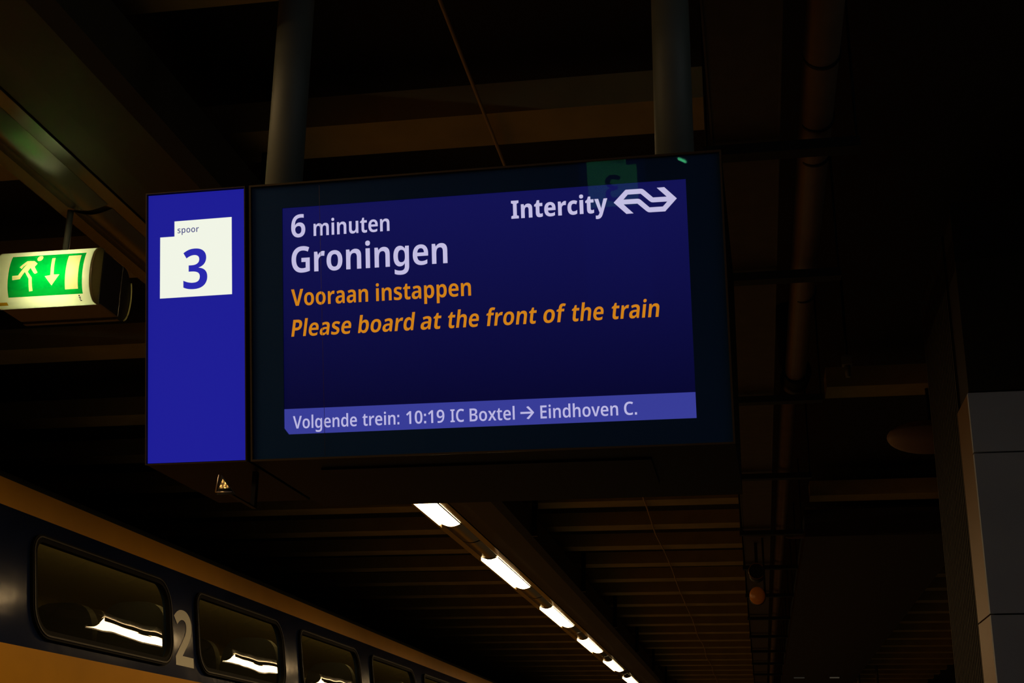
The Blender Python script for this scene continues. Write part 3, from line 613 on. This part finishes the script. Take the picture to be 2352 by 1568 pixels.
for i, (a, b) in enumerate(lamps):
    make_lamp('platform_lamp', names.get(i, 'far lit lamp further along the trunking, below the view'), a, b)

# thin conduit along the ceiling
pts = []
for k in range(40):
    yy = 2.0 + k * 1.2
    pts.append((-0.985 + 0.012 * math.sin(k * 1.7) + 0.006 * math.sin(k * 4.1), yy, 4.262 + 0.012 * math.sin(k * 2.3)))
o = recenter(link('ceiling_conduit', tb(pts, 0.0075, 8), M_CABLE)); tag(o, 'thin tan cable slung along under the ceiling beams above the board', 'cable')

# ------------------------------------------------------------------ exit sign
EX0, EX1, EY, EZ, EH, EB = -2.868, -2.458, 4.50, 3.545, 0.114, 0.082
def eprof(s, d=0.0, B=EB):
    """s 0 at the top, 1 at the bottom; returns (y, z)"""
    a = math.pi * s
    c = math.sin(a) ** 0.72 if 0 < s < 1 else 0.0
    return EY - (B + d) * c, EZ + (EH + d * abs(math.cos(a))) * math.cos(a)
ex = thing('exit_sign', 'lit green running-man exit sign with curved cover, hanging at the left edge', 'exit sign', ((EX0 + EX1) / 2, EY + 0.1, EZ - EH))
M_COVER = translucent('opal_cover', (0.88, 0.92, 0.60), 0.05)
M_CAPEX = translucent('smoked_end_cap', (0.20, 0.16, 0.09), 0.08)
M_CAPRIM = translucent('end_cap_rim', (0.55, 0.48, 0.28), 0.1)
M_GREENF = translucent('green_film', (0.0, 0.50, 0.085), 0.03)
M_CREAMF = translucent('cream_film', (0.98, 0.93, 0.60), 0.03)
M_CHASSIS = mat('exit_sign_chassis', (0.10, 0.08, 0.06), 0.5)
M_INSIDE = mat('exit_sign_white_tray', (0.8, 0.8, 0.76), 0.6)
prof = [eprof(k / 40) for k in range(41)]
bm = bmesh.new(); strip(bm, prof, EX0, EX1, 1, 'x', True); link('front_cover', bm, M_COVER, ex)
for xe, nm in ((EX0, 'end_cap'), (EX1, 'end_cap')):
    bm = bmesh.new(); prism(bm, prof, xe - 0.004, xe + 0.004, 'x'); o = link(nm, bm, M_CAPEX, ex)
bm = bmesh.new(); box(bm, EX0, EX1, EY + 0.001, EY + 0.004, EZ - EH, EZ + EH); link('reflector_tray', bm, M_INSIDE, ex)
link('chassis', bx(EX0 - 0.006, EX1 + 0.006, EY + 0.005, EY + 0.17, EZ - EH + 0.006, EZ + EH - 0.004, 0.01), M_CHASSIS, ex)
rp = [(2 * EY + 0.175 - p[0], p[1]) for p in prof]
bm = bmesh.new(); prism(bm, rp, EX0, EX1, 'x'); o = link('rear_cover', bm, M_CHASSIS, ex)
link('lip', tb([(EX1 + 0.006, 2 * EY + 0.175 - p[0], p[1]) for p in prof[12:36]], 0.003, 8), M_COVER, ex)
link('cap_rim', tb([(EX1 + 0.004, p[0], p[1]) for p in prof] + [(EX1 + 0.004, EY, EZ + EH)], 0.0022, 8), M_CAPRIM, ex)
o = link('lamp_tube', tb([(EX0 + 0.13, EY - 0.036, EZ - 0.004), (EX1 - 0.05, EY - 0.036, EZ - 0.004)], 0.008, 12), glow('exit_tube', (1.0, 0.97, 0.66), 18.0), ex)
# legend, bent over the cover
LA0, LA1, LS0, LS1 = EX0 + 0.067, EX1 - 0.032, 0.265, 0.785
def on_cover(a, b, d):
    s = LS1 + (LS0 - LS1) * b; yy, zz = eprof(s, d)
    return (LA0 + (LA1 - LA0) * a, yy, zz)
def bend(contour_list, d, cuts=26):
    bm = fill(contour_list)
    for k in range(1, cuts):
        bmesh.ops.bisect_plane(bm, geom=bm.verts[:] + bm.edges[:] + bm.faces[:], plane_co=(0, k / cuts, 0), plane_no=(0, 1, 0))
    for v in bm.verts: v.co = Vector(on_cover(v.co.x, v.co.y, d))
    return bm
def circle(a, b, r, n=24):
    return [(a + r * 0.95 * math.cos(2 * math.pi * k / n), b + r / 0.52 * math.sin(2 * math.pi * k / n)) for k in range(n)]
man = [(0.225, 0.845), (0.325, 0.830), (0.375, 0.755), (0.345, 0.68), (0.395, 0.545), (0.365, 0.515), (0.345, 0.535), (0.290, 0.66), (0.262, 0.575), (0.325, 0.44), (0.337, 0.14), (0.288, 0.13),
       (0.282, 0.42), (0.222, 0.575), (0.165, 0.42), (0.062, 0.405), (0.055, 0.50), (0.135, 0.505), (0.205, 0.69), (0.238, 0.765), (0.192, 0.70), (0.172, 0.645), (0.137, 0.69)]
head = circle(0.390, 0.900, 0.042)
arrow_shape = [(0.556, 0.88), (0.600, 0.885), (0.618, 0.48), (0.695, 0.475), (0.594, 0.24), (0.497, 0.455), (0.572, 0.47)]
door_shape = [(0.772, 0.13), (0.945, 0.13), (0.945, 0.925), (0.772, 0.925)]
leg = link('legend', bend([[(0, 0), (1, 0), (1, 1), (0, 1)], man, head, arrow_shape, door_shape], 0.0012), M_GREENF, ex); leg['label'] = 'green film with cream pictograms'
link('running_figure', bend([man, head], 0.0012), M_CREAMF, leg)
link('arrow', bend([arrow_shape], 0.0012), M_CREAMF, leg)
link('door_symbol', bend([door_shape], 0.0012), M_CREAMF, leg)
def patch(name, x0, x1, s0, s1, d, m):
    bm = bmesh.new(); strip(bm, [eprof(s0 + (s1 - s0) * k / 4, d) for k in range(5)], x0, x1, 1, 'x', True)
    return link(name, bm, m, ex)
o = patch('sticker', EX0 + 0.004, EX0 + 0.055, 0.855, 0.915, 0.0016, translucent('orange_sticker_film', (0.75, 0.38, 0.02))); o['label'] = 'small orange sticker'
for k in range(4):
    patch('type_mark', EX1 - 0.052, EX1 - 0.046 + 0.002 * (k % 2), 0.80 + 0.028 * k, 0.817 + 0.028 * k, 0.0016, M_BLACK)
link('hanging_rod', tb([(-2.672, EY + 0.09, EZ + EH), (-2.672, EY + 0.09, TZ - 0.004)], 0.013, 12), M_POST, ex)

# ------------------------------------------------------------------ the double-deck train
M_BEAD = mat('window_bead', (0.03, 0.022, 0.01), 0.45, spec=0.3)
BETA = math.radians(8.1)
TX0, TZ0 = -4.5, 2.487
sb, cb = math.sin(BETA), math.cos(BETA)
TR = Matrix(((0, -sb, cb, TX0), (1, 0, 0, 0), (0, cb, sb, TZ0), (0, 0, 0, 1)))
def soff(ratio):
    h0, d0 = TZ0 - EYE, -TX0
    return (ratio * d0 - h0) / (cb - ratio * sb)
def toff(w): return TR @ Matrix.Translation((0, 0, w))
TY0, TY1 = -10.0, 62.0
train = thing('train', 'yellow and blue double-deck train standing at the platform, lower left', 'train', (-5.9, 0, -0.95))
s_stripe, s_top = soff(0.3655), soff(0.4015)
bm = bmesh.new(); prism(bm, [(-4.5, -0.2), (-4.5, 2.487), (-4.56, 2.487), (-4.56, -0.2)], TY0, TY1)
o = link('lower_side', bm, M_YELLOW, train); o['label'] = 'yellow lower side'
W0, PITCHW, WL = 7.94, 2.655, 2.10
NW = range(-5, 16)
WS0, WS1 = soff(0.2085), soff(0.3365)
BOW, SREF = 0.10, soff(0.246)
holes = [rrect(W0 + k * PITCHW, W0 + k * PITCHW + WL, WS0, WS1, [0.17, 0.17, 0.20, 0.10]) for k in NW]
o = link('window_band', fill([[(TY0, 0.0), (TY1, 0.0), (TY1, s_stripe), (TY0, s_stripe)]] + holes, 0.04), M_BLUE, train, toff(-0.02)); o['label'] = 'dark blue band around the upper windows'
bm = fill([[(TY0, s_stripe), (TY1, s_stripe), (TY1, s_top), (TY0, s_top)]], 0.04)
o = link('roof_stripe', bm, M_YELLOW, train, toff(-0.02)); o['label'] = 'yellow stripe under the roof'
pt = TR @ Vector((0, s_top, 0))
rf = [(pt.x - 0.005, pt.z)] + [(pt.x - 0.02 - 1.2 * (1 - math.cos(math.radians(a))), pt.z + 0.22 * math.sin(math.radians(a))) for a in range(10, 91, 10)]
rf += [(-11.8 - x, z) for x, z in reversed(rf)]
bm = bmesh.new(); strip(bm, rf, TY0, TY1, 1, 'y', True); link('roof', bm, M_ROOF, train)
bm = bmesh.new(); prism(bm, [(-7.3, -0.2), (-7.3, pt.z), (-7.24, pt.z), (-7.24, -0.2)], TY0, TY1); link('far_side', bm, M_LINING, train)
link('far_side_dark_band', bx(-7.24, -7.20, TY0, TY1, 1.92, 3.10), M_SEAT, train)  # dark band added so the lower far wall shows no lit patches
bm = bmesh.new(); box(bm, -7.24, -4.56, TY0, TY1, 1.86, 1.92); link('upper_deck_floor', bm, M_SEAT, train)
bm = bmesh.new(); box(bm, -7.24, -4.78, TY0, TY1, 3.40, 3.43); link('saloon_ceiling', bm, M_LINING, train)
bm = bmesh.new(); box(bm, -4.74, -4.715, TY0, TY1, 3.285, 3.31); o = link('added_saloon_light', bm, glow('added_saloon_glow', (1.0, 0.70, 0.20), 22.0), train)  # unseen glowing strip added to light the saloon ceiling
bm = bmesh.new(); box(bm, -7.2, -4.6, TY0, TY1, -0.75, -0.2); link('underframe', bm, M_ROOF, train)
for k in NW:
    a, b = W0 + k * PITCHW, W0 + k * PITCHW + WL
    rr = [0.17, 0.17, 0.20, 0.10]
    outer = rrect(a - 0.035, b + 0.035, WS0 - 0.035, WS1 + 0.030, [q + 0.035 for q in rr])
    inner = rrect(a + 0.022, b - 0.022, WS0 + 0.022, WS1 - 0.022, [q - 0.02 for q in rr])
    f = link('window', fill([outer, inner], 0.035), M_RUBBER, train, toff(0.006)); f['label'] = 'dark rounded window frame'
    g1 = rrect(a - 0.020, b + 0.020, WS0 - 0.020, WS1 + 0.018, [q + 0.02 for q in rr]); g2 = rrect(a - 0.009, b + 0.009, WS0 - 0.009, WS1 + 0.008, [q + 0.008 for q in rr])
    link('window_bead', fill([g1, g2], 0.006), M_BEAD, f, toff(0.026))
    bm = fill([rrect(a, b, WS0, WS1, rr, 4)])
    for q in range(1, 14):
        bmesh.ops.bisect_plane(bm, geom=bm.verts[:] + bm.edges[:] + bm.faces[:], plane_co=(0, WS0 + (WS1 - WS0) * q / 14, 0), plane_no=(0, 1, 0))
    for v in bm.verts: v.co.z = 0.5 * BOW * (v.co.y - SREF) ** 2      # slightly dished glass
    link('pane', bm, M_PANE, f, toff(-0.012), smooth=True)
    if -1 <= k <= 6:
        for xs in (-5.02, -5.66):
            ysd = a + 2.42; hw, zt = 0.305, 3.115
            out = [(xs - hw, 1.93), (xs + hw, 1.93)]
            out += [(xs + hw * math.copysign(abs(math.cos(t)) ** 0.55, math.cos(t)), 2.72 + (zt - 2.72) * math.sin(t) ** 0.75) for t in [math.pi * q / 16 for q in range(17)]]
            bm = bmesh.new(); prism(bm, out, ysd, ysd + 0.12)
            link('seat', bm, M_SEAT, train)
# the class number on the band between the first two windows
two = lettering('class_number', '2', W0 + WL + 0.105, W0 + WL + 0.460, soff(0.2075), (soff(0.302) - soff(0.2075)) / 0.724, 0.62, M_CREAM, train, toff(0.003))
two['label'] = 'large cream 2'

# ------------------------------------------------------------------ services on the ceiling, right of the board
tray = thing('cable_tray', 'dark ribbed cable tray running along the ceiling beside the right edge of the board', 'cable tray', (0.04, 0, 3.98))
link('tray_bed', bx(-0.075, 0.165, 1.0, 64, 3.98, 3.99), M_TRAY, tray)
for xx in (-0.082, 0.165): link('side_rail', bx(xx, xx + 0.007, 1.0, 64, 3.975, 4.06), M_TRAY, tray)
for k in range(3):
    x0 = -0.05 + k * 0.07
    link('cable', tb([(x0 + 0.006 * math.sin(j * 1.3 + k), 1 + j * 2.0, 4.008) for j in range(32)], 0.016, 8), M_BLACK, tray)
tz = [4.56, 5.87, 7.93, 10.02, 12.32, 14.3, 16.4, 18.6, 20.8, 23.0, 25.2, 27.5, 30]
for yb in tz:
    link('trapeze_bar', bx(-0.11, 0.46, yb, yb + 0.07, 3.915, 3.955), M_BLACK, tray)
    for xx in (-0.10, 0.45): link('threaded_rod', tb([(xx, yb + 0.035, 3.955), (xx, yb + 0.035, 4.62)], 0.006, 6), M_BLACK, tray)

pipe = thing('ceiling_pipe', 'brown lagged pipe running along the ceiling right of the board', 'pipe', (0.3, 0, 4.0))
link('near_run', tb([(0.315, 1.0, 4.05), (0.30, 8.05, 4.05)], 0.062, 24), M_PIPE, pipe)
link('elbow', tb([(0.31, 7.75, 4.05), (0.30, 8.0, 4.06), (0.30, 8.14, 4.12), (0.30, 8.2, 4.25), (0.30, 8.2, 4.62)], 0.085, 24), M_BLACK, pipe)
link('far_run', tb([(0.268, 8.2, 4.05), (0.27, 62.0, 4.05)], 0.056, 24), M_PIPE, pipe)
for yb in (4.10, 4.56, 4.85, 6.4, 7.9):
    link('joint_ring', tb([(0.311, yb, 4.05), (0.311, yb + 0.02, 4.05)], 0.065, 24), M_BLACK, pipe)
link('branch', tb([(0.27, 13.0, 4.05), (0.36, 13.15, 4.05), (0.47, 13.15, 4.05), (0.62, 13.15, 4.05)], 0.03, 12), M_PIPE, pipe)

duct = recenter(link('ventilation_duct', bx(0.50, 2.0, 12.95, 62, 4.0, 4.26), M_DUCT)); tag(duct, 'wide flat black duct on the ceiling between the pipes and the grey wall', 'duct')

# round things under the tray
ls = thing('tunnel_loudspeaker', 'dark round loudspeaker with a thin brass rim under the cable tray', 'loudspeaker', (0.029, 13.0, 3.62))
link('body', tb([(0.029, 13.0, 3.69), (0.029, 13.25, 3.69)], 0.074, 28), M_BLACK, ls)
ring = [(0.029 + 0.075 * math.cos(2 * math.pi * k / 32), 12.995, 3.69 + 0.075 * math.sin(2 * math.pi * k / 32)) for k in range(33)]
bm = bmesh.new(); tube(bm, ring, 0.005, 8, caps=False); link('rim', bm, M_BRASS, ls)
link('stem', bx(0.015, 0.045, 13.1, 13.13, 3.76, 3.979), M_BLACK, ls)
am = thing('signal_lamp', 'round amber signal lamp under the cable tray, below the dark loudspeaker', 'lamp', (0.0245, 12.8, 3.34))
link('body', tb([(0.0245, 12.78, 3.427), (0.0245, 12.9, 3.427)], 0.076, 28), M_BLACK, am)
bm = bmesh.new()
bmesh.ops.create_uvsphere(bm, u_segments=28, v_segments=14, radius=0.074, matrix=Matrix.Translation((0.0245, 12.78, 3.427)) @ Matrix.Diagonal((1, 0.3, 1.12, 1)))
o = link('lens', bm, mat('amber_lens', (0.75, 0.26, 0.02), 0.25), am, smooth=True); o['label'] = 'amber domed lens'
link('stem', bx(0.085, 0.105, 12.84, 12.87, 3.427, 3.979), M_BLACK, am)

# pod loudspeaker by the grey wall
pod = thing('loudspeaker_pod', 'egg-shaped brown loudspeaker hanging beside the dark edge of the grey wall', 'loudspeaker', (1.18, 9.1, 3.87))
bm = bmesh.new()
bmesh.ops.create_uvsphere(bm, u_segments=28, v_segments=16, radius=1.0, matrix=Matrix.Translation((1.20, 9.1, 3.96)) @ Matrix.Diagonal((0.27, 0.12, 0.115, 1)))
link('shell', bm, mat('brown_plastic', (0.22, 0.14, 0.09), 0.5), pod, smooth=True)
link('stem', tb([(1.22, 9.1, 4.06), (1.22, 9.1, 4.30)], 0.012, 10), M_BLACK, pod)
jb = thing('junction_box', 'tiny grey fitting on a stem right of the pipe bend', 'junction box', (0.60, 7.7, 4.05))
link('body', bx(0.570, 0.628, 7.70, 7.76, 4.06, 4.12, 0.006), M_POST, jb)
link('nozzle', tb([(0.60, 7.73, 4.06), (0.60, 7.73, 3.99)], [0.018, 0.014], 12), M_POST, jb)
link('stem', tb([(0.60, 7.73, 4.12), (0.60, 7.73, 4.62)], 0.008, 8), M_BLACK, jb)

# far signs at the bottom edge
far = thing('distant_departure_board', 'far dark blue departure board at the bottom edge, right of the pipes', 'display board', (2.28, 30, 3.7))
link('housing', bx(2.03, 2.55, 30.02, 30.3, 3.3, 3.90), M_HOUSE, far)
link('screen', bx(2.06, 2.52, 30.0, 30.02, 3.33, 3.87), glow('far_screen', srgb(9, 9, 24)), far)
for xx in (2.1, 2.48): link('post', tb([(xx, 30.15, 3.9), (xx, 30.15, 4.62)], 0.03, 8), M_POST, far)
for i, (a, b, lab) in enumerate(((0.74, 0.965, 'left of two tiny pale lights at the bottom edge, far down the platform'), (1.49, 1.69, 'right of two tiny pale lights at the bottom edge, far down the platform'))):
    t = thing('distant_light', lab, 'lamp', ((a + b) / 2, 29.0, 3.98), 'tiny far lights')
    a *= 0.967; b *= 0.967
    link('casing', bx(a - 0.01, b + 0.01, 29.0, 29.1, 3.985, 4.0), M_BLACK, t)
    link('tube', bx(a, b, 28.985, 29.0, 3.976, 3.996), glow('far_light', srgb(62, 56, 46) if i else srgb(40, 36, 30)), t)

# unseen battens added to light the grey wall; the farthest mirrors in the glass
def batten(x, y, z, L, lab, n=1):
    t = thing('added_batten', lab, 'lamp', (x, y, z), 'battens behind the photographer')
    link('casing', bx(x - 0.04, x + 0.04, y - L, y, z + 0.03, z + 0.08), M_POST, t)
    link('tube', tb([(x, y - L + 0.03, z + 0.012), (x, y - 0.03, z + 0.012)], 0.016, 12), M_TUBE, t)
    link('hanger', tb([(x, y - L / 2, z + 0.08), (x, y - L / 2, 4.62)], 0.008, 8), M_POST, t)
for k, (x, y) in enumerate(((2.8, 2.4), (2.8, 0.2), (2.8, -2.2), (-0.95, -9.0))):
    batten(x, y, 3.66, 1.3, 'cool white fluorescent batten added out of view, beside or behind the photographer')
